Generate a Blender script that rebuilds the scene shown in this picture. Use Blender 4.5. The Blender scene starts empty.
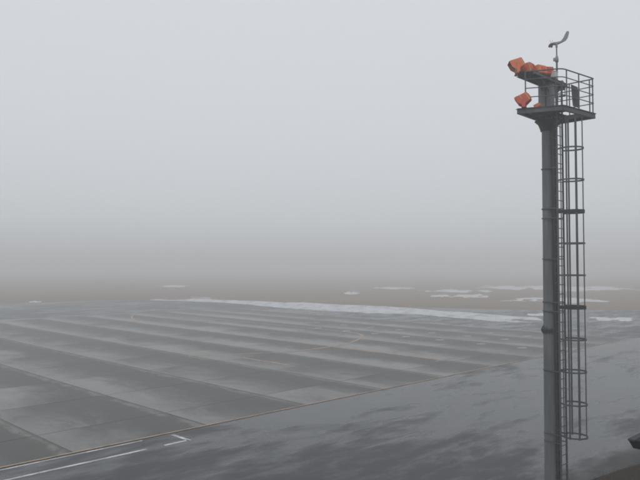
import bpy, math, random
from mathutils import Vector, Matrix
random.seed(7)
sc = bpy.context.scene
COL = sc.collection
R = math.radians
# ---------------------------------------------------------------- camera, sky, sun, exposure
EYE = 8.3                 # eye height above the apron
FOC, HOR = 660.0, 265.0   # focal length and horizon row measured in the 640x480 photograph
cam = bpy.data.cameras.new("camera")
cam.sensor_width = 36.0
cam.lens = 36.0 * FOC / 640.0
cam.clip_start, cam.clip_end = 0.1, 6000
camo = bpy.data.objects.new("camera", cam)
COL.objects.link(camo)
PITCH = math.atan((HOR - 240.0) / FOC)
camo.location = (0, 0, EYE)
camo.rotation_euler = (math.pi / 2 + PITCH, 0, 0)
sc.camera = camo

SUN_EL, SUN_AZ = 52.0, 200.0
world = bpy.data.worlds.new("World")
sc.world = world
world.use_nodes = True
wt = world.node_tree
wt.nodes.clear()
out = wt.nodes.new("ShaderNodeOutputWorld")
bg = wt.nodes.new("ShaderNodeBackground")
bg.inputs["Strength"].default_value = 0.1
sky = wt.nodes.new("ShaderNodeTexSky")
sky.sky_type = 'NISHITA'
sky.sun_disc = False
sky.sun_elevation = R(SUN_EL)
sky.sun_rotation = R(SUN_AZ)
sky.dust_density = 6.0
hs = wt.nodes.new("ShaderNodeHueSaturation")
hs.inputs["Saturation"].default_value = 0.12
wt.links.new(sky.outputs[0], hs.inputs["Color"])
# stratus overcast: brightness rises from the horizon towards the zenith
tc = wt.nodes.new("ShaderNodeTexCoord")
sp = wt.nodes.new("ShaderNodeSeparateXYZ")
wt.links.new(tc.outputs["Generated"], sp.inputs[0])
ramp = wt.nodes.new("ShaderNodeValToRGB")
wt.links.new(sp.outputs[2], ramp.inputs[0])
cr = ramp.color_ramp
cr.interpolation = 'LINEAR'
cr.elements[0].position = 0.0
cr.elements[0].color = (0.615, 0.638, 0.668, 1)
cr.elements[1].position = 1.0
cr.elements[1].color = (0.85, 0.88, 0.92, 1)
for pos, c in ((0.07, (0.680, 0.705, 0.735, 1)), (0.20, (0.705, 0.733, 0.768, 1)), (0.38, (0.728, 0.758, 0.805, 1))):
    e = cr.elements.new(pos)
    e.color = c
sc10 = wt.nodes.new("ShaderNodeVectorMath")
sc10.operation = 'SCALE'
sc10.inputs["Scale"].default_value = 10.0
wt.links.new(ramp.outputs[0], sc10.inputs[0])
mx = wt.nodes.new("ShaderNodeMix")
mx.data_type = 'RGBA'
mx.inputs["Factor"].default_value = 0.88
wt.links.new(hs.outputs[0], mx.inputs[6])
wt.links.new(sc10.outputs[0], mx.inputs[7])
wt.links.new(mx.outputs[2], bg.inputs["Color"])
wt.links.new(bg.outputs[0], out.inputs["Surface"])

sun = bpy.data.lights.new("sun", 'SUN')
sun.energy = 0.5
sun.angle = R(60)
sun.color = (1.0, 0.97, 0.93)
suno = bpy.data.objects.new("sun", sun)
COL.objects.link(suno)
suno.rotation_euler = (R(90 - SUN_EL), 0, R(180 - SUN_AZ))
suno.location = (0, -20, 60)

sc.view_settings.view_transform = 'Standard'
sc.view_settings.look = 'None'
sc.view_settings.exposure = 0.0
sc.view_settings.gamma = 1.0
sc.render.engine = 'CYCLES'
sc.cycles.use_denoising = True
sc.cycles.volume_bounces = 2
sc.cycles.max_bounces = 8
sc.cycles.filter_width = 2.0

# ---------------------------------------------------------------- coordinates
TH = R(44.7)              # the apron grid is turned this much: u along the yellow edge line, v along the slab lanes
CU, SU = math.cos(TH), math.sin(TH)
def P(u, v, z=0.0):
    return Vector((u * CU - v * SU, u * SU + v * CU, z))
def UVof(x, y):
    return (x * CU + y * SU, -x * SU + y * CU)
def gp(px, py, z=0.0):    # a point of the ground measured in the photograph
    a, b = (px - 320) / FOC, (240 - py) / FOC
    c, s = math.cos(PITCH), math.sin(PITCH)
    D = Vector((a, c - s * b, s + c * b))
    t = (z - EYE) / D.z
    return Vector((D.x * t, D.y * t, z))
def hsh(*a):
    return random.Random(repr(a)).random()
def vnoise(x, seed=0):
    i = math.floor(x); f = x - i; f = f * f * (3 - 2 * f)
    return (hsh(i, seed) * (1 - f) + hsh(i + 1, seed) * f) * 2 - 1
def vnoise2(x, y, seed=0):
    i, j = math.floor(x), math.floor(y); f, g = x - i, y - j
    f = f * f * (3 - 2 * f); g = g * g * (3 - 2 * g)
    a = hsh(i, j, seed) * (1 - f) + hsh(i + 1, j, seed) * f
    b = hsh(i, j + 1, seed) * (1 - f) + hsh(i + 1, j + 1, seed) * f
    return (a * (1 - g) + b * g) * 2 - 1

# ---------------------------------------------------------------- mesh builder
class MB:
    def __init__(s): s.v, s.f, s.sm = [], [], []
    def add(s, vs, fs, smooth=False):
        o = len(s.v); s.v += [tuple(p) for p in vs]
        for f in fs:
            s.f.append(tuple(i + o for i in f)); s.sm.append(smooth)
    def box(s, c, size, ax=None, bev=0.0):
        c = Vector(c); hx, hy, hz = (k / 2 for k in size)
        X, Y, Z = ax or (Vector((1, 0, 0)), Vector((0, 1, 0)), Vector((0, 0, 1)))
        b = min(bev, hx * .8, hy * .8, hz * .8)
        if b <= 0:
            vs = [c + X * hx * i + Y * hy * j + Z * hz * k for k in (-1, 1) for j in (-1, 1) for i in (-1, 1)]
            s.add(vs, [(0, 2, 3, 1), (4, 5, 7, 6), (0, 1, 5, 4), (2, 6, 7, 3), (0, 4, 6, 2), (1, 3, 7, 5)])
            return
        vs = []; fs = []
        def ring(k, ix, iy):
            r = [(-ix, -iy + b), (-ix + b, -iy), (ix - b, -iy), (ix, -iy + b), (ix, iy - b), (ix - b, iy), (-ix + b, iy), (-ix, iy - b)]
            return [c + X * p + Y * q + Z * k for p, q in r]
        for k, d in ((-hz, b * .6), (-hz + b * .6, 0), (hz - b * .6, 0), (hz, b * .6)):
            vs += ring(k, hx - d, hy - d)
        for q in range(3):
            for i in range(8):
                fs.append((q * 8 + i, q * 8 + (i + 1) % 8, q * 8 + 8 + (i + 1) % 8, q * 8 + 8 + i))
        fs.append(tuple(range(7, -1, -1))); fs.append(tuple(range(24, 32)))
        s.add(vs, fs)
    def lathe(s, o, ax, prof, n=16, cap=True):
        o = Vector(o); ax = Vector(ax).normalized()
        t = Vector((0, 0, 1)) if abs(ax.z) < .9 else Vector((1, 0, 0))
        X = ax.cross(t).normalized(); Y = ax.cross(X)
        vs = []; fs = []
        for h, r in prof:
            vs += [o + ax * h + (X * math.cos(2 * math.pi * i / n) + Y * math.sin(2 * math.pi * i / n)) * r for i in range(n)]
        for q in range(len(prof) - 1):
            for i in range(n):
                fs.append((q * n + i, q * n + (i + 1) % n, q * n + n + (i + 1) % n, q * n + n + i))
        s.add(vs, fs, True)
        if cap:
            k = (len(prof) - 1) * n
            s.add(vs[:n], [tuple(range(n - 1, -1, -1))]); s.add(vs[k:k + n], [tuple(range(n))])
    def tube(s, a, b, r, n=10, r2=None):
        a, b = Vector(a), Vector(b)
        s.lathe(a, b - a, [(0, r), ((b - a).length, r if r2 is None else r2)], n)
    def path(s, pts, r, n=8, closed=False):
        pts = [Vector(p) for p in pts]; m = len(pts); vs = []; fs = []
        for i, p in enumerate(pts):
            a = pts[i - 1] if (i or closed) else p
            b = pts[(i + 1) % m] if (i < m - 1 or closed) else p
            t = (b - a).normalized(); g = Vector((0, 0, 1)) if abs(t.z) < .95 else Vector((1, 0, 0))
            X = t.cross(g).normalized(); Y = X.cross(t)
            vs += [p + (X * math.cos(2 * math.pi * k / n) + Y * math.sin(2 * math.pi * k / n)) * r for k in range(n)]
        for i in range(m if closed else m - 1):
            j = (i + 1) % m
            for k in range(n):
                fs.append((i * n + k, i * n + (k + 1) % n, j * n + (k + 1) % n, j * n + k))
        s.add(vs, fs, True)
        if not closed:
            s.add(vs[:n], [tuple(range(n - 1, -1, -1))]); s.add(vs[-n:], [tuple(range(n))])
    def prism(s, poly, z0, z1, inset=0.0):
        n = len(poly); c = sum((Vector((p[0], p[1], 0)) for p in poly), Vector()) / n
        lo = []
        for p in poly:
            q = Vector((p[0], p[1], 0)); q = q + (c - q).normalized() * inset; lo.append((q.x, q.y, z0))
        hi = [(p[0], p[1], z1) for p in poly]
        s.add(lo + hi, [tuple(range(n - 1, -1, -1)), tuple(range(n, 2 * n))] + [(i, (i + 1) % n, n + (i + 1) % n, n + i) for i in range(n)])
    def ribbon(s, pts, w, z):
        pts = [Vector((p[0], p[1], 0)) for p in pts]; vs = []; fs = []
        for i, p in enumerate(pts):
            t = (pts[min(i + 1, len(pts) - 1)] - pts[max(i - 1, 0)]).normalized(); nn = Vector((-t.y, t.x, 0))
            vs += [p + nn * w / 2 + Vector((0, 0, z)), p - nn * w / 2 + Vector((0, 0, z))]
        for i in range(len(pts) - 1):
            fs.append((2 * i, 2 * i + 1, 2 * i + 3, 2 * i + 2))
        s.add(vs, fs)
    def mesh(s, name, mat):
        me = bpy.data.meshes.new(name); me.from_pydata(s.v, [], s.f)
        me.polygons.foreach_set("use_smooth", s.sm); me.materials.append(mat); me.update()
        return me
    def build(s, name, mat, parent=None, **kw):
        o = bpy.data.objects.new(name, s.mesh(name, mat)); COL.objects.link(o)
        if parent is not None: o.parent = parent
        return tag(o, **kw)
def tag(o, **kw):
    for k, v in kw.items():
        if v is not None: o[k] = v
    return o
def empty(name, loc=(0, 0, 0), rz=0.0, **kw):
    o = bpy.data.objects.new(name, None); COL.objects.link(o)
    o.location = loc; o.rotation_euler = (0, 0, rz); o.empty_display_size = .3
    return tag(o, **kw)

# ---------------------------------------------------------------- procedural materials
class S:                                   # a socket with arithmetic
    def __init__(s, t, k): s.t, s.k = t, k
    def op(s, o, *a, clamp=False):
        n = s.t.nodes.new("ShaderNodeMath"); n.operation = o; n.use_clamp = clamp
        for i, x in enumerate((s,) + a):
            if isinstance(x, S): s.t.links.new(x.k, n.inputs[i])
            else: n.inputs[i].default_value = x
        return S(s.t, n.outputs[0])
    def __add__(s, o): return s.op('ADD', o)
    def __sub__(s, o): return s.op('SUBTRACT', o)
    def __mul__(s, o): return s.op('MULTIPLY', o)
    def __truediv__(s, o): return s.op('DIVIDE', o)
    def inv(s): return (s * -1.0) + 1.0
    def fract(s): return s.op('FRACT')
    def step(s, a, b, c=0.0, d=1.0):       # smooth step from a to b
        n = s.t.nodes.new("ShaderNodeMapRange"); n.interpolation_type = 'SMOOTHSTEP'
        s.t.links.new(s.k, n.inputs[0])
        for i, x in enumerate((a, b, c, d)): n.inputs[i + 1].default_value = x
        return S(s.t, n.outputs[0])
class M:
    def __init__(s, name, rough=.6, spec=.5, metal=0.0):
        s.m = bpy.data.materials.new(name); s.m.use_nodes = True; s.t = s.m.node_tree
        s.b = s.t.nodes["Principled BSDF"]
        s.b.inputs["Roughness"].default_value = rough; s.b.inputs["Metallic"].default_value = metal
        s.b.inputs["Specular IOR Level"].default_value = spec
    def pos(s, turn=True, obj=False):
        if obj: k = s.t.nodes.new("ShaderNodeTexCoord").outputs["Object"]
        else: k = s.t.nodes.new("ShaderNodeNewGeometry").outputs["Position"]
        if turn:
            r = s.t.nodes.new("ShaderNodeVectorRotate"); r.rotation_type = 'Z_AXIS'; r.inputs["Angle"].default_value = -TH
            s.t.links.new(k, r.inputs["Vector"]); k = r.outputs[0]
        return k
    def xyz(s, k):
        n = s.t.nodes.new("ShaderNodeSeparateXYZ"); s.t.links.new(k, n.inputs[0])
        return [S(s.t, o) for o in n.outputs]
    def noise(s, k, scale, stretch=(1, 1, 1), detail=4, rough=.55, dist=0.0, off=(0, 0, 0)):
        mp = s.t.nodes.new("ShaderNodeMapping"); s.t.links.new(k, mp.inputs[0])
        mp.inputs["Scale"].default_value = stretch; mp.inputs["Location"].default_value = off
        n = s.t.nodes.new("ShaderNodeTexNoise"); s.t.links.new(mp.outputs[0], n.inputs["Vector"])
        n.inputs["Scale"].default_value = scale; n.inputs["Detail"].default_value = detail
        n.inputs["Roughness"].default_value = rough; n.inputs["Distortion"].default_value = dist
        return S(s.t, n.outputs["Fac"])
    def rand(s): return S(s.t, s.t.nodes.new("ShaderNodeObjectInfo").outputs["Random"])
    def col(s, c):
        n = s.t.nodes.new("ShaderNodeRGB"); n.outputs[0].default_value = (*c, 1); return n.outputs[0]
    def mix(s, f, a, b):
        n = s.t.nodes.new("ShaderNodeMix"); n.data_type = 'RGBA'
        if isinstance(f, S): s.t.links.new(f.k, n.inputs[0])
        else: n.inputs[0].default_value = f
        for i, x in ((6, a), (7, b)):
            if isinstance(x, tuple): n.inputs[i].default_value = (*x, 1)
            else: s.t.links.new(x, n.inputs[i])
        return n.outputs[2]
    def base(s, k):
        if isinstance(k, tuple): s.b.inputs["Base Color"].default_value = (*k, 1)
        else: s.t.links.new(k, s.b.inputs["Base Color"])
    def rough(s, x): s.t.links.new(x.k, s.b.inputs["Roughness"])
    def bump(s, h, dist=.01, strength=.5):
        n = s.t.nodes.new("ShaderNodeBump"); n.inputs["Distance"].default_value = dist; n.inputs["Strength"].default_value = strength
        s.t.links.new(h.k, n.inputs["Height"]); s.t.links.new(n.outputs[0], s.b.inputs["Normal"])

LANE0, LANE = 13.0, 7.1      # slab lanes in u
V0, ROW0, ROW = 28.6, 32.7, 7.0

def mat_concrete():
    m = M("damp_concrete", .55); k = m.pos(); u, v, _ = m.xyz(k)
    fu = ((u - (LANE0 - 10 * LANE)) / LANE).fract()
    fv = ((v - (ROW0 - 10 * ROW)) / ROW).fract()
    big = m.noise(k, .13, (1.0, .6, 1), 4, .6, .6)
    med = m.noise(k, .55, (1.0, .5, 1), 7, .70, .8, (9, 3, 0))
    fine = m.noise(k, 7.0, (1, 1, 1), 6, .7)
    rnd = m.rand()
    # film of water standing towards the near edge of each slab, its pale sheen painted into the colour, its outline broken by noise
    edge = fu + (med - .5) * .75 + (big - .5) * .95 + (rnd - .5) * .30
    film = edge.step(.62, .02)
    patch = (med + (big - .5) * .9 + (rnd - .5) * .2).step(.47, .66) * (fu.step(.80, .2)) * (fv.step(1.0, .25))
    wet = (film * .95).op('MAXIMUM', patch * .8)
    c = m.mix(wet, (0.042, 0.041, 0.035), (0.155, 0.153, 0.141))
    c = m.mix(big.step(.35, .7) * .4, c, (0.047, 0.046, 0.042))
    c = m.mix(fine.step(.3, .75) * .30, c, (0.115, 0.113, 0.104))
    stain = m.noise(k, 1.9, (1.2, .5, 1), 6, .72, .5, (6, 4, 0))
    c = m.mix(stain.step(.50, .68) * .45, c, (0.040, 0.040, 0.036))
    c = m.mix(rnd * .25, c, (0.060, 0.059, 0.053))
    # grit and salt washed up against the far joint of each slab
    rag = m.noise(k, 1.3, (1, .45, 1), 5, .7, .4, (2, 7, 0))
    grit = (fu + (rag - .5) * .22).step(.90, .955) * rag.step(.38, .56)
    c = m.mix(grit * .6, c, (0.215, 0.205, 0.180))
    dark = (fu.step(.965, .995)).op('MAXIMUM', fu.step(.020, .004)).op('MAXIMUM', fv.step(.014, .004)).op('MAXIMUM', fv.step(.986, .996))
    c = m.mix(dark * .6, c, (0.028, 0.027, 0.024))
    m.base(c)
    m.rough((wet * -.30) + .60 + (fine - .5) * .15)
    m.bump(fine, .004, .4)
    return m.m
def mat_asphalt():
    m = M("wet_asphalt", .5); k = m.pos(); u, v, _ = m.xyz(k)
    big = m.noise(k, .085, (.55, 1.0, 1), 4, .58, .3)
    med = m.noise(k, .46, (.40, 1.0, 1), 7, .66, .35, (4, 1, 0))
    fine = m.noise(k, 22.0, (1, 1, 1), 4, .7)
    mid = m.noise(k, 1.1, (.30, 1.0, 1), 6, .65, .3, (1, 8, 0))
    w = big * .30 + med * .45 + mid * .25 - (u + (big - .5) * 30.0).step(29.0, 15.0) * .05 - v.step(92.0, 108.0) * .07 - u.step(73.0, 80.0) * .05
    wet = w.step(.385, .50)
    deep = w.step(.53, .64)
    c = m.mix(wet, (0.010, 0.0118, 0.0145), (0.018, 0.0215, 0.026))  # bluish sky reflection painted into the base colour, lighter where wet
    c = m.mix(fine.step(.35, .75) * .35, c, (0.030, 0.032, 0.035))
    mud = (v + (med - .5) * 2.6).step(12.2, 10.9)
    c = m.mix(mud * .8, c, (0.020, 0.017, 0.013))
    m.base(c)
    m.rough((wet * -.28) + .54 - deep * .05 + mud * .3)
    m.bump(fine * (wet.inv() * .8 + .2), .006, .35)
    return m.m
def mat_field():
    m = M("dead_grass_field", .95, .15); k = m.pos(False)
    a = m.noise(k, .03, (1, 1, 1), 5, .6); b = m.noise(k, .35, (1, 1, 1), 6, .7, 0, (3, 0, 0)); f = m.noise(k, 6, (1, 1, 1), 5, .7)
    c = m.mix(a.step(.35, .65), (0.165, 0.101, 0.050), (0.220, 0.141, 0.076))
    c = m.mix(b.step(.45, .7) * .6, c, (0.068, 0.056, 0.034))
    c = m.mix(f.step(.4, .75) * .45, c, (0.16, 0.13, 0.09))
    m.base(c); m.bump(f, .05, .8)
    return m.m
def mat_snow(name, dirt, white):
    m = M(name, .8, .3); k = m.pos(False); a = m.noise(k, .5, (1, 1, 1), 6, .7); f = m.noise(k, 5, (1, 1, 1), 4, .6)
    c = m.mix(a.step(.40, .70) * dirt, white, (0.22, 0.21, 0.195)); m.base(c); m.bump(f, .05, .6)
    return m.m
def mat_paint(name, col, wear, under=(.12, .12, .115), lo=.38, hi=.62):
    m = M(name, .5); k = m.pos(); a = m.noise(k, 1.3, (.6, 1, 1), 6, .75)
    m.base(m.mix(a.step(lo, hi) * wear, col, under)); return m.m
def mat_steel(name, a, b, rough=.55, metal=.35):
    m = M(name, rough, .4, metal); k = m.pos(False, True); z = m.noise(k, 1.2, (3, 3, .35), 6, .65); f = m.noise(k, 9, (1, 1, 1), 5, .7)
    c = m.mix(z.step(.32, .7), a, b); c = m.mix(f.step(.55, .8) * .3, c, tuple(x * .6 for x in a)); g = m.noise(k, 2.2, (6, 6, .16), 4, .6, 0, (5, 2, 1)); c = m.mix(g.step(.56, .72) * .4, c, (a[0] * .45, a[1] * .40, a[2] * .36)); m.base(c)
    m.rough((f - .5) * .3 + rough); return m.m
def mat_plain(name, col, rough=.5, spec=.5, metal=0.0, var=.25):
    m = M(name, rough, spec, metal); k = m.pos(False, True); f = m.noise(k, 6, (1, 1, 1), 5, .65)
    m.base(m.mix(f.step(.35, .7) * var, col, tuple(x * .55 for x in col))); m.rough((f - .5) * .2 + rough); return m.m

CONC, ASPH, FIELD, SNOW = mat_concrete(), mat_asphalt(), mat_field(), mat_snow("old_snow", .65, (0.60, 0.61, 0.63))
CLEAN = mat_snow("cleaner_snow", .55, (0.66, 0.67, 0.69))
YEL = mat_paint("worn_yellow_paint", (0.40, 0.24, 0.12), .85, (.11, .105, .095), .44, .62)
WHT = mat_paint("worn_white_paint", (0.66, 0.67, 0.67), .65, (.07, .07, .075))
WHT2 = mat_paint("faded_white_paint", (0.46, 0.47, 0.47), .45)
GALV = mat_steel("galvanised_steel", (0.100, 0.111, 0.117), (0.064, 0.073, 0.078))
POLE = mat_steel("grey_painted_steel", (0.150, 0.160, 0.165), (0.092, 0.101, 0.106), .6, .15)
DARK = mat_steel("dark_weathered_steel", (0.028, 0.032, 0.035), (0.016, 0.019, 0.021), .6, .2)
ORANGE = mat_plain("orange_enamel", (0.74, 0.17, 0.052), .45, .5, 0, .35)
RED2 = mat_plain("faded_red_enamel", (0.58, 0.085, 0.036), .5, .5, 0, .45)
CREAM = mat_plain("yellowed_gasket", (0.46, 0.36, 0.16), .6)
GLASS = mat_plain("lamp_glass", (0.05, 0.05, 0.05), .12, .6)
BOXW = mat_plain("pale_plastic", (0.50, 0.53, 0.50), .5)
PVC = mat_plain("grey_plastic", (0.23, 0.25, 0.27), .45)
OLIVE = mat_plain("grey_green_enamel", (0.075, 0.095, 0.085), .5)
REDP = mat_plain("red_plastic", (0.40, 0.05, 0.04), .45)
ROOF = mat_plain("dark_roofing", (0.016, 0.017, 0.018), .8, .2)
CAP = mat_plain("roof_edge_metal", (0.042, 0.044, 0.047), .75, .25)
BLADE = mat_plain("dry_grass_blade", (0.075, 0.056, 0.030), .9, .1)
SOIL = mat_plain("bare_brown_soil", (0.021, 0.016, 0.011), .95, .1, 0, .5)

# ---------------------------------------------------------------- the setting
b = MB(); G_ = 1800
b.add([(-G_, -400, 0), (G_, -400, 0), (G_, 2200, 0), (-G_, 2200, 0)], [(0, 1, 2, 3)])
b.build("ground", FIELD, kind="structure", label="brown dead grass airfield fading into the fog")

far = [(-420, 306), (-200, 304), (0, 303), (60, 302), (160, 298.3), (210, 299), (250, 300.5), (320, 304), (380, 306.5), (440, 308), (520, 309.5), (600, 310), (700, 310), (860, 311), (1100, 312)]
b = MB(); poly = []
fp = [gp(*p) for p in far]
for i in range(len(fp) - 1):
    n = max(2, int((fp[i + 1] - fp[i]).length / 1.5))
    for j in range(n):
        q = fp[i].lerp(fp[i + 1], j / n); w = vnoise((q.x + q.y) * .35, 5) * 1.1 + vnoise((q.x - q.y) * .9, 6) * .5
        poly.append(q + Vector((0, w, 0)))
near = []
for i in range(640):                        # ragged grass edge nearest the camera
    u = 130 - i * .4
    near.append(P(u, 11.0 - min(max(0, u - 25.6), 9) * .17 + vnoise(u * .6, 8) * .07 + vnoise(u * 2.1, 9) * .05))
poly = poly + near
b.add([(p.x, p.y, .010) for p in poly], [tuple(range(len(poly)))[::-1]])
b2 = MB(); b2.add([P(-60, -40, .005), P(60, -40, .005), P(60, 11.6, .005), P(-60, 11.6, .005)], [(0, 1, 2, 3)])
b2.build("verge", SOIL, kind="structure", label="dark brown earth verge at the bottom right corner")
apron = b.build("asphalt_apron", ASPH, kind="structure", label="wet dark asphalt strip in front of the concrete stands")
import bmesh
bm = bmesh.new(); bm.from_mesh(apron.data); bmesh.ops.recalc_face_normals(bm, faces=bm.faces)
if bm.faces[:][0].normal.z < 0: bmesh.ops.reverse_faces(bm, faces=bm.faces)
bmesh.ops.triangulate(bm, faces=bm.faces); bm.to_mesh(apron.data); bm.free()

stand = empty("concrete_stand", P(45, 65), TH, kind="structure", label="damp concrete aircraft stand laid in large slabs")
def slab_mesh(w, l):
    q = MB(); q.box((0, 0, -.1), (w - .030, l - .030, .2), None, .016); return q.mesh("concrete_slab", CONC)
rows = [(V0, ROW0)] + [(ROW0 + ROW * i, ROW0 + ROW * (i + 1)) for i in range(10)]
full, short = slab_mesh(LANE, ROW), slab_mesh(LANE, ROW0 - V0)
for i in range(-2, 9):
    for j, (va, vb) in enumerate(rows):
        o = bpy.data.objects.new("concrete_slab", short if j == 0 else full); COL.objects.link(o); o.parent = stand
        o.location = (LANE0 + LANE * (i + .5) - 45, (va + vb) / 2 - 65, .0225 + (hsh(i, j) - .5) * .003)
        o.rotation_euler = ((hsh(i, j, 1) - .5) * .0006, (hsh(i, j, 2) - .5) * .0006, 0)

ZM = .031
def mark(name, pts, w, mat, parent, z=ZM, **kw):       # pts in u, v
    q = MB(); q.ribbon([P(*p) for p in pts], w, z)
    o = q.build(name, mat, **kw); o.parent = parent; o.matrix_parent_inverse = (Matrix.Translation(parent.location) @ Matrix.Rotation(parent.rotation_euler.z, 4, 'Z')).inverted()
    return o
def lin(a, c, n=40): return [(a[0] + (c[0] - a[0]) * i / n, a[1] + (c[1] - a[1]) * i / n) for i in range(n + 1)]
def smooth(pts, n=8):
    o = []
    for i in range(len(pts) - 1):
        p0, p1, p2, p3 = pts[max(i - 1, 0)], pts[i], pts[i + 1], pts[min(i + 2, len(pts) - 1)]
        for k in range(n):
            t = k / n
            o.append(tuple(.5 * (2 * p1[q] + (p2[q] - p0[q]) * t + (2 * p0[q] - 5 * p1[q] + 4 * p2[q] - p3[q]) * t * t + (3 * p1[q] - p0[q] - 3 * p2[q] + p3[q]) * t ** 3) for q in (0, 1)))
    return o + [pts[-1]]
mark("edge_line", lin((-8, V0 + .02), (80, V0 + .02), 90), .15, YEL, apron, ZM, label="long yellow edge line between concrete and asphalt")
mark("white_line", lin((-8, 28.30), (16.2, 28.30)), .13, WHT, apron, .016)
mark("white_line", lin((-8, 26.85), (15.6, 26.85)), .17, WHT, apron, .016)
mark("white_line", lin((16.5, 26.85), (17.8, 26.85), 8), .18, WHT, apron, .016)
mark("white_line", lin((17.8, 26.75), (17.8, 28.25), 8), .20, WHT, apron, .016)
mark("guide_line", lin((48.3, 86), (48.3, 33.7)), .38, YEL, stand)
mark("stop_bar", lin((47.2, 33.6), (50.4, 33.6), 8), .30, YEL, stand)
mark("guide_line", lin((36.85, 47.0), (36.85, 41.0), 10), .30, YEL, stand)
mark("guide_line", smooth([(34.0, 51.3), (36.5, 50.0), (41.4, 47.6), (46.2, 46.9), (50.9, 47.7), (55.6, 49.8), (58.6, 52.2), (60.0, 55.2), (60.2, 60), (60.2, 70), (60.0, 84), (59.6, 96), (58.2, 101.3), (54.7, 99), (50.8, 92), (48.3, 86)]), .36, YEL, stand, ZM + .004)
for uu, vs in ((61.0, (32.9, 37.6, 42.8, 47.5, 52.2, 56.9, 62.0)), (66.7, (33.0, 38.1, 43.0, 48.0, 53.1, 57.9, 62.7, 68)), (71.6, (37.9, 43.0, 48.0, 53.1, 58.2, 63.0, 68.6, 74))):
    for vv in vs:
        mark("tie_down_mark", lin((uu - .36, vv + .27), (uu + .36, vv - .27), 4), .6, WHT2, stand)

# ---------------------------------------------------------------- snow
def field(o, us, vs_, hf, U, V):
    """a sheet of snow: height hf over a grid; where it sinks below the ground it ends in a ragged edge"""
    H = [[hf(a, c) for c in vs_] for a in us]; used = {}; vs = []; fs = []
    def idx(i, j):
        if (i, j) not in used:
            p = o + U * us[i] + V * vs_[j]; used[(i, j)] = len(vs); vs.append((p.x, p.y, H[i][j]))
        return used[(i, j)]
    for i in range(len(us) - 1):
        for j in range(len(vs_) - 1):
            if max(H[i][j], H[i + 1][j], H[i + 1][j + 1], H[i][j + 1]) > 0:
                fs.append((idx(i, j), idx(i + 1, j), idx(i + 1, j + 1), idx(i, j + 1)))
    q = MB(); q.add(vs, fs, True); return q
def fbm(x, y, seed, n=4, g=.55):
    a, t, f = 1.0, 0.0, 1.0
    for k in range(n): t += a * vnoise2(x * f + 13.7 * k, y * f - 7.1 * k, seed + k); a *= g; f *= 2.1
    return t
def fr(a, c, n): return [a + (c - a) * i / n for i in range(n + 1)]
# the ploughed bank lies along the far edge of the apron (from the left end to behind the mast)
bot = [gp(*p) for p in [(150, 300.2), (190, 301.3), (222, 303.2), (250, 305.2), (320, 310.6), (380, 314.4), (420, 315.4), (455, 318.2), (490, 321.0), (525, 323.0), (556, 325)]]
bl = [0]
for i in range(len(bot) - 1): bl.append(bl[-1] + (bot[i + 1] - bot[i]).length)
def along(t):
    for i in range(len(bot) - 1):
        if t <= bl[i + 1]: return bot[i].lerp(bot[i + 1], (t - bl[i]) / (bl[i + 1] - bl[i]))
    return bot[-1]
BT = bl[-1]; nb = int(BT / .4); DEP = 17.0; vs = []; fs = []; nj = 44
for i in range(nb + 1):
    t = BT * i / nb; p = along(t); d = Vector((p.x * .25, p.y, 0)).normalized(); q_ = i / nb
    for j in range(nj + 1):
        x = -1.5 + (DEP + 3.0) * j / nj
        left = min(1, .12 + q_ * 1.7); right = min(1, (1 - q_) * 4.5 + .12)
        prof = max(0, math.sin(math.pi * min(1, max(0, (x + .8) / (DEP * left + .8))))) ** .8
        crest = math.exp(-((x - DEP * left * .55) / 2.4) ** 2)
        n1 = fbm(t * .13, x * .16, 41, 5, .6); n2 = fbm(t * .55, x * .5, 51, 3)
        z = (prof * .34 + crest * .42 * (1 + .5 * vnoise(t * .16, 3))) * (.45 + .55 * left) * (.35 + .65 * right) + n1 * .12 + n2 * .04 - .13 - (1 - right) * .06 - (prof <= 0) * .5
        vs.append((p.x + d.x * x, p.y + d.y * x, z))
for i in range(nb):
    for j in range(nj):
        a = i * (nj + 1) + j; f = (a, a + nj + 1, a + nj + 2, a + 1)
        if max(vs[k][2] for k in f) > 0: fs.append(f)
q = MB(); q.add(vs, fs, True)
q.build("snow_bank", SNOW, label="long lumpy bank of ploughed grey snow along the far edge of the apron", category="snow bank")
def patch(pxs, h, label, seed, group=None):
    """one thin ragged sheet of snow; pxs = (left x, right x, top y, bottom y) measured in the photograph"""
    xl, xr, yt, yb = pxs
    c = gp((xl + xr) / 2, (yt + yb) / 2); w = (gp(xr, (yt + yb) / 2) - gp(xl, (yt + yb) / 2)).length / 2
    dp = (gp((xl + xr) / 2, yt) - gp((xl + xr) / 2, yb)).length / 2 * .85
    V = Vector((c.x, c.y, 0)).normalized(); U = Vector((V.y, -V.x, 0))
    def hf(a, e):
        rr = (a / w) ** 2 + (e / dp) ** 2
        return h * (1.0 - rr * .95 + .95 * fbm(a / w * 2.6, e / dp * 1.1, seed, 5, .60)) - .02 if rr < 2.6 else -1
    nu = max(24, min(110, int(w * 8))); nv = max(16, min(60, int(dp * 4)))
    o = field(Vector(), fr(-w * 1.5, w * 1.5, nu), fr(-dp * 1.5, dp * 1.5, nv), hf, U, V).build("snow_patch", CLEAN, label=label, category="snow patch", group=group)
    o.location = (c.x, c.y, .012)
    return o
GRP = "snow patches left on the airfield"
patch((488, 606, 285.4, 290.6), .16, "largest far snow patch, passing behind the mast in the brown field", 21, GRP)
patch((514, 597, 297.8, 302.6), .16, "bright snow patch behind the mast, midway between the largest far patch and the asphalt", 22, GRP)
patch((588, 638, 316.0, 321.2), .12, "white snow patch on the asphalt right of the ladder cage", 23, GRP)
patch((457, 489, 294.0, 297.6), .16, "short bright snow patch just above the right part of the snow bank", 24, GRP)
patch((416, 482, 289.6, 292.4), .16, "thin pale streak of snow left of the largest far patch", 25, GRP)
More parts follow.
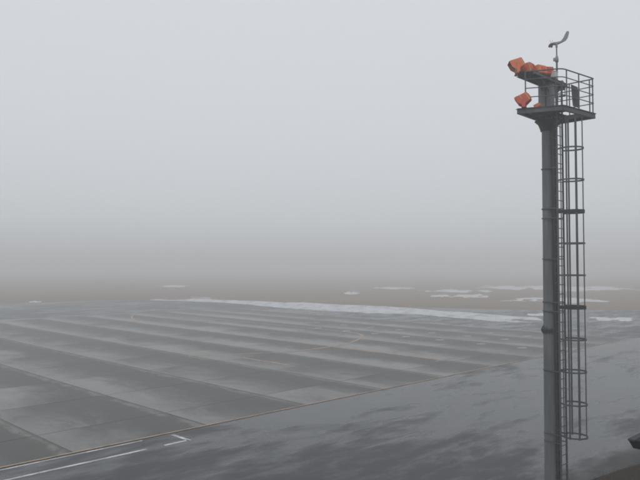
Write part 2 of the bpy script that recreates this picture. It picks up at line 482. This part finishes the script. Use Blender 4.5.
patch((430, 453, 294.8, 297.2), .12, "small dim snow patch left of the short bright one above the bank", 26, GRP)
patch((378, 410, 287.0, 289.2), .16, "faint snow streak above the middle of the snow bank", 27, GRP)
patch((344, 358, 291.6, 294.4), .12, "faint round snow spot in the middle of the field", 28, GRP)
patch((157, 192, 285.2, 287.2), .16, "lone faint snow streak far out in the fog at left", 29, GRP)
patch((30, 40, 301.0, 302.6), .12, "small snow patch at the far left edge of the asphalt", 31, GRP)
patch((528, 546, 313.4, 316.4), .12, "small snow remnant beside the mast at the end of the bank", 32, GRP)
patch((589, 612, 286.2, 288.4), .12, "little snow streak right of the ladder cage, level with the largest far patch", 33, GRP)

# ---------------------------------------------------------------- dry grass of the near verge
q = MB(); rg = random.Random(3)
for i in range(15000):
    u = rg.uniform(17, 37); v = 11.0 - min(max(0, u - 25.6), 9) * .17 - abs(rg.gauss(0, 1.0)) * 1.6 + rg.gauss(0, .12) + .05
    p = P(u, v); h = rg.uniform(.05, .16); a = rg.uniform(0, 6.28); w = .005
    dx, dy = math.cos(a) * w, math.sin(a) * w; lx, ly = rg.gauss(0, .06), rg.gauss(0, .06)
    q.add([(p.x - dx, p.y - dy, 0), (p.x + dx, p.y + dy, 0), (p.x + lx, p.y + ly, h)], [(0, 1, 2)])
q.build("dry_grass", BLADE, kind="stuff", label="short dry brown grass of the verge at the bottom right")

# ---------------------------------------------------------------- mast with platform, ladder and cage
MX, MY = 7.372, 21.3
MU, MV = UVof(MX, MY)
mast = empty("floodlight_mast", (MX, MY, 0), TH, label="tall grey steel mast with railed platform and caged ladder at right", category="mast")
def loc(px, d):                              # local plan position on the mast of image column px at distance d
    u, v = UVof((px - 320) / FOC * d, d); return (u - MU, v - MV)
FZ = EYE + 4.84                              # platform floor
q = MB(); q.lathe((0, 0, 0), (0, 0, 1), [(0, .215), (6.2, .190), (6.22, .187), (9.5, .172), (FZ - .2, .162)], 20)
pole = q.build("pole", POLE, mast)
zf = EYE + (265 - 329.5) / FOC * 21.3
q = MB(); q.lathe((0, 0, zf), (0, 0, 1), [(-.03, .18), (-.03, .255), (-.003, .26), (-.003, .235), (.003, .235), (.003, .26), (.03, .255), (.03, .18)], 24)
q.build("flange", DARK, pole)
q = MB()
for i in range(16):
    a = i * math.pi / 8; d = Vector((math.cos(a), math.sin(a), 0)); t = Vector((-d.y, d.x, 0)) * .006
    q.lathe((.230 * math.cos(a + .2), .230 * math.sin(a + .2), zf - .065), (0, 0, 1), [(0, .017), (.13, .017)], 6)
    for sg in (-1, 1):
        pr = [(d * .17, zf + sg * .031), (d * .25, zf + sg * .031), (d * .25, zf + sg * .05), (d * .18, zf + sg * .16), (d * .17, zf + sg * .16)]
        vs = [p + t * e + Vector((0, 0, z)) for e in (-1, 1) for p, z in pr]
        q.add(vs, [(4, 3, 2, 1, 0), (5, 6, 7, 8, 9)] + [(i2, (i2 + 1) % 5, 5 + (i2 + 1) % 5, 5 + i2) for i2 in range(5)])
q.build("flange_rib", GALV, pole, kind="stuff")
q = MB(); q.lathe((0, 0, 0), (0, 0, 1), [(0, .36), (.035, .36), (.036, .22), (.3, .216)], 20); q.build("base_plate", GALV, mast)
# head of the mast above the platform
q = MB(); q.lathe((0, 0, FZ - .25), (0, 0, 1), [(0, .20), (.02, .27), (.22, .27), (.221, .255), (1.28, .255), (1.29, .22), (1.36, .2)], 20)
head = q.build("mast_head", POLE, mast)
q = MB(); q.box((-.245, -.10, FZ + .55), (.03, .035, 1.05), None, .004); q.build("seam_strip", DARK, head)
# tray for the cables between pole and ladder
tz0, tz1 = .5, FZ - .1
q = MB()
for sx in (-1, 1): q.box((sx * .085, -.255, (tz0 + tz1) / 2), (.012, .075, tz1 - tz0))
q.box((0, -.222, (tz0 + tz1) / 2), (.158, .006, tz1 - tz0))
tray = q.build("cable_tray", DARK, mast)
q = MB()
for k, x in enumerate((-.05, -.018, .016, .05)):
    q.path([(x + .006 * vnoise(z * 1.3, k), -.245 + .008 * vnoise(z * 1.1, k + 9), z) for z in [tz0 + (tz1 - tz0) * i / 60 for i in range(61)]], .012, 6)
q.build("cable", DARK, tray)
q = MB()
for i in range(40): q.box((0, -.277, tz0 + .1 + i * .31), (.185, .014, .035))
q.build("tray_clip", GALV, tray, kind="stuff")
q = MB(); q.path([(-.02, -.19, FZ - .2), (-.03, -.21, FZ - .35), (-.02, -.25, FZ - .6), (.0, -.262, FZ - .9)], .017, 8); q.build("cable_loop", DARK, mast)

# ladder
LB, LZ0, LZ1 = -.425, .35, FZ + 1.1
q = MB()
for s in (-1, 1): q.box((s * .2, LB, (LZ0 + LZ1) / 2), (.026, .060, LZ1 - LZ0), None, .004)
ladder = q.build("ladder", GALV, mast)
rm = None
for i in range(int((LZ1 - LZ0) / .297)):
    if rm is None:
        q = MB(); q.tube((-.195, 0, 0), (.195, 0, 0), .014, 8); rm = q.mesh("rung", GALV)
    o = bpy.data.objects.new("rung", rm); COL.objects.link(o); o.parent = ladder; o.location = (0, LB, LZ0 + .2 + i * .297)
# straps that tie the ladder to the pole
for py, th in ((168, .03), (208.5, .035), (218, .03), (259, .03), (302, .035), (311, .035), (370, .04), (432, .04), (440, .03), (520, .04)):
    z = EYE + (265 - py) / FOC * 21.1
    r = .19 + (FZ - z) / FZ * .02
    q = MB()
    q.lathe((0, 0, z), (0, 0, 1), [(-th / 2, r), (-th / 2, r + .005), (th / 2, r + .005), (th / 2, r)], 20, False)
    for s in (-1, 1): q.box((s * .2, (LB - .02) / 2, z), (.012, abs(LB) - .03, th))
    q.box((0, -.19, z), (.41, .012, th))
    q.build("strap", GALV, mast)
# safety cage
CB, CR = -.80, .37
angs = [-128, -90, -45, 0, 45, 90, 128]
def cpt(a): return (CR * math.sin(R(a)), CB - CR * math.cos(R(a)))
hz = [EYE + (265 - (148 + 31.8 * k)) / FOC * 20.74 for k in range(10)]
hoops = empty("safety_cage", (0, 0, 0)); hoops.parent = mast
for k, z in enumerate(hz):
    hh = .105 if k in (2, 5) else .05
    pl = [(-.21, LB)] + [cpt(a) for a in range(-128, 129, 8)] + [(.21, LB)]
    q = MB(); vs = []; fs = []
    cc = Vector((0, CB))
    for p in pl:
        d = (Vector(p) - cc).normalized() * .007
        for e, zz in ((1, -1), (1, 1), (-1, 1), (-1, -1)): vs.append((p[0] + d.x * e, p[1] + d.y * e, z + zz * hh / 2))
    for i in range(len(pl) - 1):
        for e in range(4): fs.append((i * 4 + e, i * 4 + (e + 1) % 4, i * 4 + 4 + (e + 1) % 4, i * 4 + 4 + e))
    fs += [(3, 2, 1, 0), tuple(len(vs) - 4 + e for e in range(4))]
    q.add(vs, fs); q.build("hoop", DARK if k in (2, 5) else GALV, hoops)
for a in angs:
    x, y = cpt(a); q = MB(); d = Vector((x, y - CB, 0)).normalized(); t = Vector((-d.y, d.x, 0))
    q.box(Vector((x, y, (hz[-1] + FZ - .15) / 2 - .02)) - d * .012, (.052, .012, FZ - .15 - hz[-1] + .05), (t, d, Vector((0, 0, 1))))
    q.build("upright", GALV, hoops)

# platform
F, RR, BB, LL = loc(565.2, 19.75), loc(597.6, 20.9), loc(552, 22.0), loc(518.6, 20.25)
def on(a, c, x): t = (x - a[0]) / (c[0] - a[0]); return (x, a[1] + (c[1] - a[1]) * t)
a0, a1, b1 = -.72, .36, -.50
plat = empty("platform", (0, 0, 0)); plat.parent = mast
for poly_ in ([F, on(F, RR, a0), on(LL, BB, a0), LL], [(a0, b1), (a1, b1), on(LL, BB, a1), on(LL, BB, a0)], [on(F, RR, a1), RR, BB, on(LL, BB, a1)]):
    q = MB(); q.prism(poly_, FZ - .012, FZ); q.build("floor_plate", DARK, plat)
def channel(A, C, name="edge_beam", h=.15):
    A, C = Vector((*A, 0)), Vector((*C, 0)); t = (C - A).normalized(); n = Vector((t.y, -t.x, 0)); L = (C - A).length; c = (A + C) / 2
    Z = Vector((0, 0, 1)); q = MB()
    q.box(c + Z * (FZ - h / 2 - .014), (L, .012, h - .02), (t, n, Z)); q.box(c - n * .03 + Z * (FZ - h - .012), (L, .09, .012), (t, n, Z))
    q.box(c + n * .024 + Z * (FZ - .021), (L, .05, .012), (t, n, Z))
    q.build(name, GALV, plat)
def sh(p, c, e=.012):
    d = (Vector(c) - Vector(p)).normalized() * e; return (p[0] + d.x, p[1] + d.y)
for A, C in ((F, RR), (RR, BB), (BB, LL), (LL, F)): channel(sh(A, C), sh(C, A))
channel((a0, on(F, RR, a0)[1] + .05), (a0, on(LL, BB, a0)[1] - .05), "cross_beam", .12); channel((a1, on(F, RR, a1)[1] + .05), (a1, on(LL, BB, a1)[1] - .05), "cross_beam", .12)
# brackets from pole to the platform edge
for ang in (20, 340):
    d = Vector((math.cos(R(ang)), math.sin(R(ang)), 0)); L = {180: .75, 265: .30, 95: .22}.get(ang, .55); t = Vector((-d.y, d.x, 0)); q = MB()
    pr = [(d * .15, FZ - .17), (d * L, FZ - .17), (d * L, FZ - .22), (d * .40, FZ - .36), (d * .15, FZ - .52)]
    vs = [p + t * s * .008 + Vector((0, 0, z)) for s in (-1, 1) for p, z in pr]; n = 5
    q.add(vs, [tuple(range(n))[::-1], tuple(range(n, 2 * n))] + [(i, (i + 1) % n, n + (i + 1) % n, n + i) for i in range(n)]); q.build("bracket", DARK, plat)
q = MB(); q.lathe((0, 0, FZ - .50), (0, 0, 1), [(0, .168), (.0, .20), (.06, .21), (.22, .27), (.325, .38), (.335, .38)], 20); q.build("collar", DARK, plat)
# railing
def inset(p, e=.03):
    c = (Vector(F) + Vector(RR) + Vector(BB) + Vector(LL)) / 4; d = (c - Vector(p)).normalized() * e; return (p[0] + d.x, p[1] + d.y)
Fi, Ri, Bi = inset(F), inset(RR), inset(BB)
Lp = loc(527.4, 20.12)
RH = (1.11, .865, .59, .315)
rail = empty("railing", (0, 0, 0)); rail.parent = plat.parent
def rnd_corner(a, p, c, r=.16, n=6):
    a, p, c = Vector(a), Vector(p), Vector(c); s = p + (a - p).normalized() * r; e = p + (c - p).normalized() * r
    return [tuple(s * (1 - t) ** 2 + p * 2 * t * (1 - t) + e * t * t) for t in [i / n for i in range(n + 1)]]
path2 = [Lp] + rnd_corner(Lp, Fi, Ri) + rnd_corner(Fi, Ri, Bi, .08) + [Bi]
for k, h in enumerate(RH):
    q = MB(); q.path([(x, y, FZ + h) for x, y in path2], .021 if k == 0 else .016, 8); q.build("rail", GALV, rail)
mid = tuple((Vector(Fi) + Vector(Ri)) / 2)
posts = [Lp, tuple(Vector(Fi).lerp(Vector(Ri), .12)), mid, tuple(Vector(Ri).lerp(Vector(Fi), .05)), tuple(Vector(Ri).lerp(Vector(Bi), .10)), tuple(Vector(Ri).lerp(Vector(Bi), .55)), Bi]
for p in posts:
    q = MB(); q.tube((*p, FZ - .1), (*p, FZ + RH[0]), .021, 8); q.build("post", GALV, rail)
# opened hatch lid standing on the platform
hl = Vector((*loc(577.6, 20.35), 0)); q = MB()
for bb in (q,):
    bb.box((hl.x, hl.y, FZ + .40), (.46, .022, .68), (Vector((1, 0, 0)), Vector((0, 1, 0)), Vector((0, .08, 1)).normalized()), .004)
lid = q.build("hatch_lid", DARK, plat, label="dark upright hatch lid")
q = MB(); q.box((hl.x - .1, hl.y - .02, FZ + .6), (.10, .02, .02)); q.build("handle", GALV, lid)

# cross arm that carries the upper lamps
AZ = EYE + 6.02
arm = empty("cross_arm", (0, 0, 0)); arm.parent = mast
q = MB(); q.prism([(-1.56, .12), (-1.3, -.26), (.95, -.30), (1.12, .0), (.9, .34), (-1.0, .36)], AZ - .012, AZ); q.build("arm_plate", DARK, arm)
for y in (-.25, .25):
    q = MB(); q.box((-.18, y, AZ - .062), (2.4, .012, .095)); q.box((-.18, y * 1.1, AZ - .115), (2.4, .06, .010)); q.build("arm_rail", GALV, arm)
for s, L in ((-1, .95), (1, .7)):
    q = MB(); pr = [(.2, AZ - .02), (L, AZ - .02), (L, AZ - .10), (.45, AZ - .26), (.2, AZ - .42)]
    vs = [(s * p, yy, z) for yy in (-.012, .012) for p, z in pr]; n = 5
    q.add(vs, [tuple(range(n))[::-1], tuple(range(n, 2 * n))] + [(i, (i + 1) % n, n + (i + 1) % n, n + i) for i in range(n)]); q.build("gusset", DARK, arm)
    q = MB(); q.tube((s * .24, -.2, AZ - .45), (s * .8, -.2, AZ - .10), .022, 8); q.build("brace", GALV, arm)
xb = loc(556.6, 21.1); q = MB(); zb = EYE + (265 - 73.6) / FOC * 21.1
q.box((xb[0], xb[1], zb), (.20, .16, .22), None, .015); q.box((xb[0], xb[1], zb + .115), (.215, .175, .02), None, .004)
jb = q.build("junction_box", BOXW, mast)
q = MB(); q.tube((xb[0], xb[1], AZ), (xb[0], xb[1], zb - .1), .02, 8); q.build("stub_pipe", GALV, jb)

# ---------------------------------------------------------------- floodlights
def floodlight(px, py, d, yaw, tilt, size, label, foot, hue=None):
    hue = hue or ORANGE
    """square lamp: tapered orange housing, hood over the glass, yoke; front along +x before yaw (world degrees) and tilt (down)"""
    x = (px - 320) / FOC * d; z = EYE + (265 - py) / FOC * d
    root = empty("floodlight", (x, d, foot), 0, label=label, category="floodlight", group="floodlights on the mast")
    Mx = Matrix.Translation((0, 0, z - foot)) @ Matrix.Rotation(R(yaw), 4, 'Z') @ Matrix.Rotation(R(tilt), 4, 'Y') @ Matrix.Scale(size, 4)
    def tr(m): m.v = [tuple(Mx @ Vector(p)) for p in m.v]; return m
    def loft(m, secs, caps=True):
        n = 8; vs = []
        for xx, w, h, zc in secs:
            c = min(w, h) * .08
            vs += [(xx, yy, zc + zz) for yy, zz in ((-w, -h + c), (-w + c, -h), (w - c, -h), (w, -h + c), (w, h - c), (w - c, h), (-w + c, h), (-w, h - c))]
        fs = [(k * n + i, k * n + (i + 1) % n, k * n + n + (i + 1) % n, k * n + n + i) for k in range(len(secs) - 1) for i in range(n)]
        if caps: fs += [tuple(range(n))[::-1], tuple(range(len(vs) - n, len(vs)))]
        m.add(vs, fs)
    m = MB(); loft(m, [(-.20, .145, .12, 0), (-.17, .17, .145, 0), (.06, .21, .18, 0), (.14, .225, .19, 0)])
    h = tr(m).build("housing", hue, root)
    m = MB()
    for k in range(5): m.box((-.195, -.08 + .04 * k, 0), (.05, .008, .15))
    tr(m).build("cooling_fin", hue, h)
    m = MB(); vs = []
    for xx, top in ((.135, .195), (.24, .20)):
        vs += [(xx, -.23, -.02 if xx > .2 else -.19), (xx, -.23, top), (xx, .23, top), (xx, .23, -.02 if xx > .2 else -.19)]
    vs2 = [(p[0], p[1] * .97, p[2] - .008) for p in vs]
    m.add(vs, [(0, 4, 5, 1), (1, 5, 6, 2), (2, 6, 7, 3)]); m.add(vs2, [(1, 5, 4, 0), (2, 6, 5, 1), (3, 7, 6, 2)])
    tr(m).build("hood", hue, h)
    m = MB()
    for yy, zz, w, hh in ((0, .165, .43, .035), (0, -.165, .43, .035), (.198, 0, .035, .30), (-.198, 0, .035, .30)): m.box((.15, yy, zz), (.022, w, hh))
    tr(m).build("bezel", CREAM, root)
    m = MB(); m.box((.146, 0, 0), (.010, .36, .30)); tr(m).build("lens", GLASS, root)
    m = MB(); loft(m, [(-.155, .176, .150, 0), (-.130, .182, .157, 0)], False); loft(m, [(.045, .213, .183, 0), (.07, .219, .188, 0)], False); tr(m).build("gasket", CREAM, root)
    m = MB(); Y = Matrix.Rotation(R(yaw), 3, 'Z'); zz = z - foot; w = .235 * size
    for s in (-1, 1): m.box(Y @ Vector((0, s * w, (zz + .02) / 2)), (.10, .012, zz + .02), (Y @ Vector((1, 0, 0)), Y @ Vector((0, 1, 0)), Vector((0, 0, 1))))
    m.box((0, 0, .012), (.15, 2 * w + .012, .012), (Y @ Vector((1, 0, 0)), Y @ Vector((0, 1, 0)), Vector((0, 0, 1))))
    m.lathe((0, 0, -.01), (0, 0, 1), [(0, .03), (.05, .03)], 8)
    m.build("yoke", hue, root)
    return root
floodlight(519.6, 62.6, 20.65, 172, 28, .92, "outermost and highest orange floodlight on the tip of the cross arm, glass facing left", AZ + .0)
floodlight(530.0, 67.6, 20.95, 140, 16, 1.0, "orange floodlight second from the tip of the cross arm, seen from behind", AZ, RED2)
floodlight(541.0, 69.8, 21.1, 120, 12, 1.02, "orange floodlight third from the tip of the cross arm, in front of the mast head", AZ)
floodlight(549.0, 71.2, 21.25, 100, 12, .98, "orange floodlight on the cross arm next to the pale junction box", AZ, RED2)
floodlight(526.0, 98.2, 20.25, 158, 34, .92, "orange floodlight on the left end of the lower platform, tilted down", FZ, RED2)
floodlight(540.0, 104.6, 20.9, 130, 30, .40, "small red floodlight low on the platform beside the mast head", FZ)
floodlight(562.0, 84.0, 21.7, 60, 30, .70, "dull grey green floodlight at the right end of the cross arm behind the post", AZ - .45, OLIVE)

# ---------------------------------------------------------------- wind vane with propeller
wp = loc(559.4, 21.55); W = P(wp[0] + MU, wp[1] + MV)
vane = empty("wind_vane", (W.x, W.y, FZ), 0, label="grey propeller wind vane on a thin post above the platform railing", category="wind vane")
dz = lambda py: EYE + (265 - py) / FOC * 21.55 - FZ
zt = dz(45.0)
q = MB(); q.tube((0, 0, 0), (0, 0, dz(57)), .030, 10); q.tube((0, 0, dz(57)), (0, 0, zt), .020, 10); q.lathe((0, 0, 0), (0, 0, 1), [(0, .09), (.012, .09), (.013, .03)], 12)
q.build("post", GALV, vane)
q = MB(); q.lathe((0, 0, dz(60)), (0, 0, 1), [(0, .03), (.0, .052), (.10, .06), (.17, .045), (.22, .03)], 12); q.box((-.075, 0, dz(57.4)), (.08, .05, .11), None, .01)
q.build("clamp", PVC, vane)
X = Vector((.97, .10, 0)).normalized(); nose = Vector((-.16, .02, zt + .13)); Z = Vector((0, 0, 1))
q = MB(); q.lathe((0, 0, zt - .02), (0, 0, 1), [(0, .022), (.03, .035), (.14, .038), (.17, .03)], 12); q.build("pivot", PVC, vane)
q = MB(); pts = [nose, nose + X * .05, nose + X * .17 + Z * .012, nose + X * .30 + Z * .055, nose + X * .40 + Z * .12]; rad = [.014, .052, .056, .044, .030]
n = 12; vs = []; fs = []
for p, r in zip(pts, rad):
    Yv = X.cross(Z); vs += [p + (Yv * math.cos(2 * math.pi * i / n) + Z * math.sin(2 * math.pi * i / n)) * r for i in range(n)]
for k in range(len(pts) - 1):
    for i in range(n): fs.append((k * n + i, k * n + (i + 1) % n, k * n + n + (i + 1) % n, k * n + n + i))
fs += [tuple(range(n))[::-1], tuple(range(len(vs) - n, len(vs)))]
q.add(vs, fs, True); q.build("body", PVC, vane)
# swept tail fin
lead = [(.24, .045), (.33, .11), (.41, .21), (.48, .35), (.52, .43)]; trail = [(.60, .45), (.61, .38), (.565, .22), (.50, .12), (.36, .04)]
Yv = X.cross(Z); pl = lead + trail; n = len(pl); q = MB()
vs = [nose + X * a + Z * c + Yv * s * .008 for s in (-1, 1) for a, c in pl]
q.add(vs, [tuple(range(n))[::-1], tuple(range(n, 2 * n))] + [(i, (i + 1) % n, n + (i + 1) % n, n + i) for i in range(n)]); q.build("tail_fin", PVC, vane)
prop = MB(); prop.lathe(nose - X * .05, X, [(0, .005), (.02, .018), (.06, .02)], 10)
pr = prop.build("propeller", PVC, vane)
for k in range(4):
    a = R(25 + 90 * k); r = (Yv * math.cos(a) + Z * math.sin(a)); t = (Yv * -math.sin(a) + Z * math.cos(a)); q = MB(); c = nose - X * .02
    vs = []
    for s in (-1, 1):
        for rr, w in ((.015, .018), (.08, .034), (.15, .030), (.17, .014)):
            for e in (-1, 1): vs.append(c + r * rr + t * e * w + X * (e * w * .7 + s * .003))
    fs = []
    for i in range(3):
        a_ = 2 * i; fs += [(a_, a_ + 2, a_ + 3, a_ + 1), (8 + a_, 8 + a_ + 1, 8 + a_ + 3, 8 + a_ + 2), (a_, 8 + a_, 8 + a_ + 2, a_ + 2), (a_ + 1, a_ + 3, 8 + a_ + 3, 8 + a_ + 1)]
    q.add(vs, fs + [(0, 1, 9, 8), (6, 14, 15, 7)]); q.build("blade", REDP if k == 2 else DARK, pr)

# ---------------------------------------------------------------- corner of the flat roof below the camera at right
cd = 12.0; 
def ray(px, py, d):       # exact point of a pixel at ground distance d straight ahead
    a, b = (px - 320) / FOC, (240 - py) / FOC; c, s = math.cos(PITCH), math.sin(PITCH); t = d / (c - s * b)
    return a * t, d, EYE + (s + c * b) * t
cx, cy, cz = ray(627.6, 438.6, cd)
roof = empty("canopy_roof", (cx, cy, 0), TH, label="dark corner of a flat canopy roof poking in at the bottom right edge", category="roof")
Lx, Ly = 7.0, 4.5
def slanted(z1, z0, i1, i0):
    vs = [(i1, -Ly, z1), (Lx, -Ly, z1), (Lx, -i1, z1), (i1, -i1, z1), (i0, -Ly, z0), (Lx, -Ly, z0), (Lx, -i0, z0), (i0, -i0, z0)]
    m = MB(); m.add(vs, [(0, 1, 2, 3), (7, 6, 5, 4), (0, 3, 7, 4), (3, 2, 6, 7), (2, 1, 5, 6), (1, 0, 4, 5)]); return m
slanted(cz - .035, cz - .17, .012, .07).build("fascia", ROOF, roof)
q = MB(); q.box((Lx / 2, -.06, cz - .017), (Lx, .12, .034), None, .004); q.build("edge_capping", CAP, roof)
q = MB(); q.box((.045, -Ly / 2 - .062, cz - .019), (.088, Ly - .126, .030), None, .004); q.build("edge_capping", ROOF, roof)
for x, y in ((.9, -.9), (6.4, -.9), (.9, -4.0), (6.4, -4.0)):
    q = MB(); q.box((x, y, (cz - .17) / 2), (.12, .12, cz - .17), None, .008); q.build("post", GALV, roof)

# ---------------------------------------------------------------- fog
hz_m = bpy.data.materials.new("fog"); hz_m.use_nodes = True; t = hz_m.node_tree; t.nodes.clear()
o_ = t.nodes.new("ShaderNodeOutputMaterial"); pv = t.nodes.new("ShaderNodeVolumePrincipled")
pv.inputs["Color"].default_value = (0.985, 0.994, 1.0, 1); pv.inputs["Density"].default_value = 0.0056; pv.inputs["Anisotropy"].default_value = 0.55
t.links.new(pv.outputs[0], o_.inputs["Volume"])
q = MB(); q.box((0, 900, 8.0), (3900, 2900, 18.0)); hzo = q.build("haze", hz_m, kind="stuff", label="pale grey fog lying over the whole airfield")
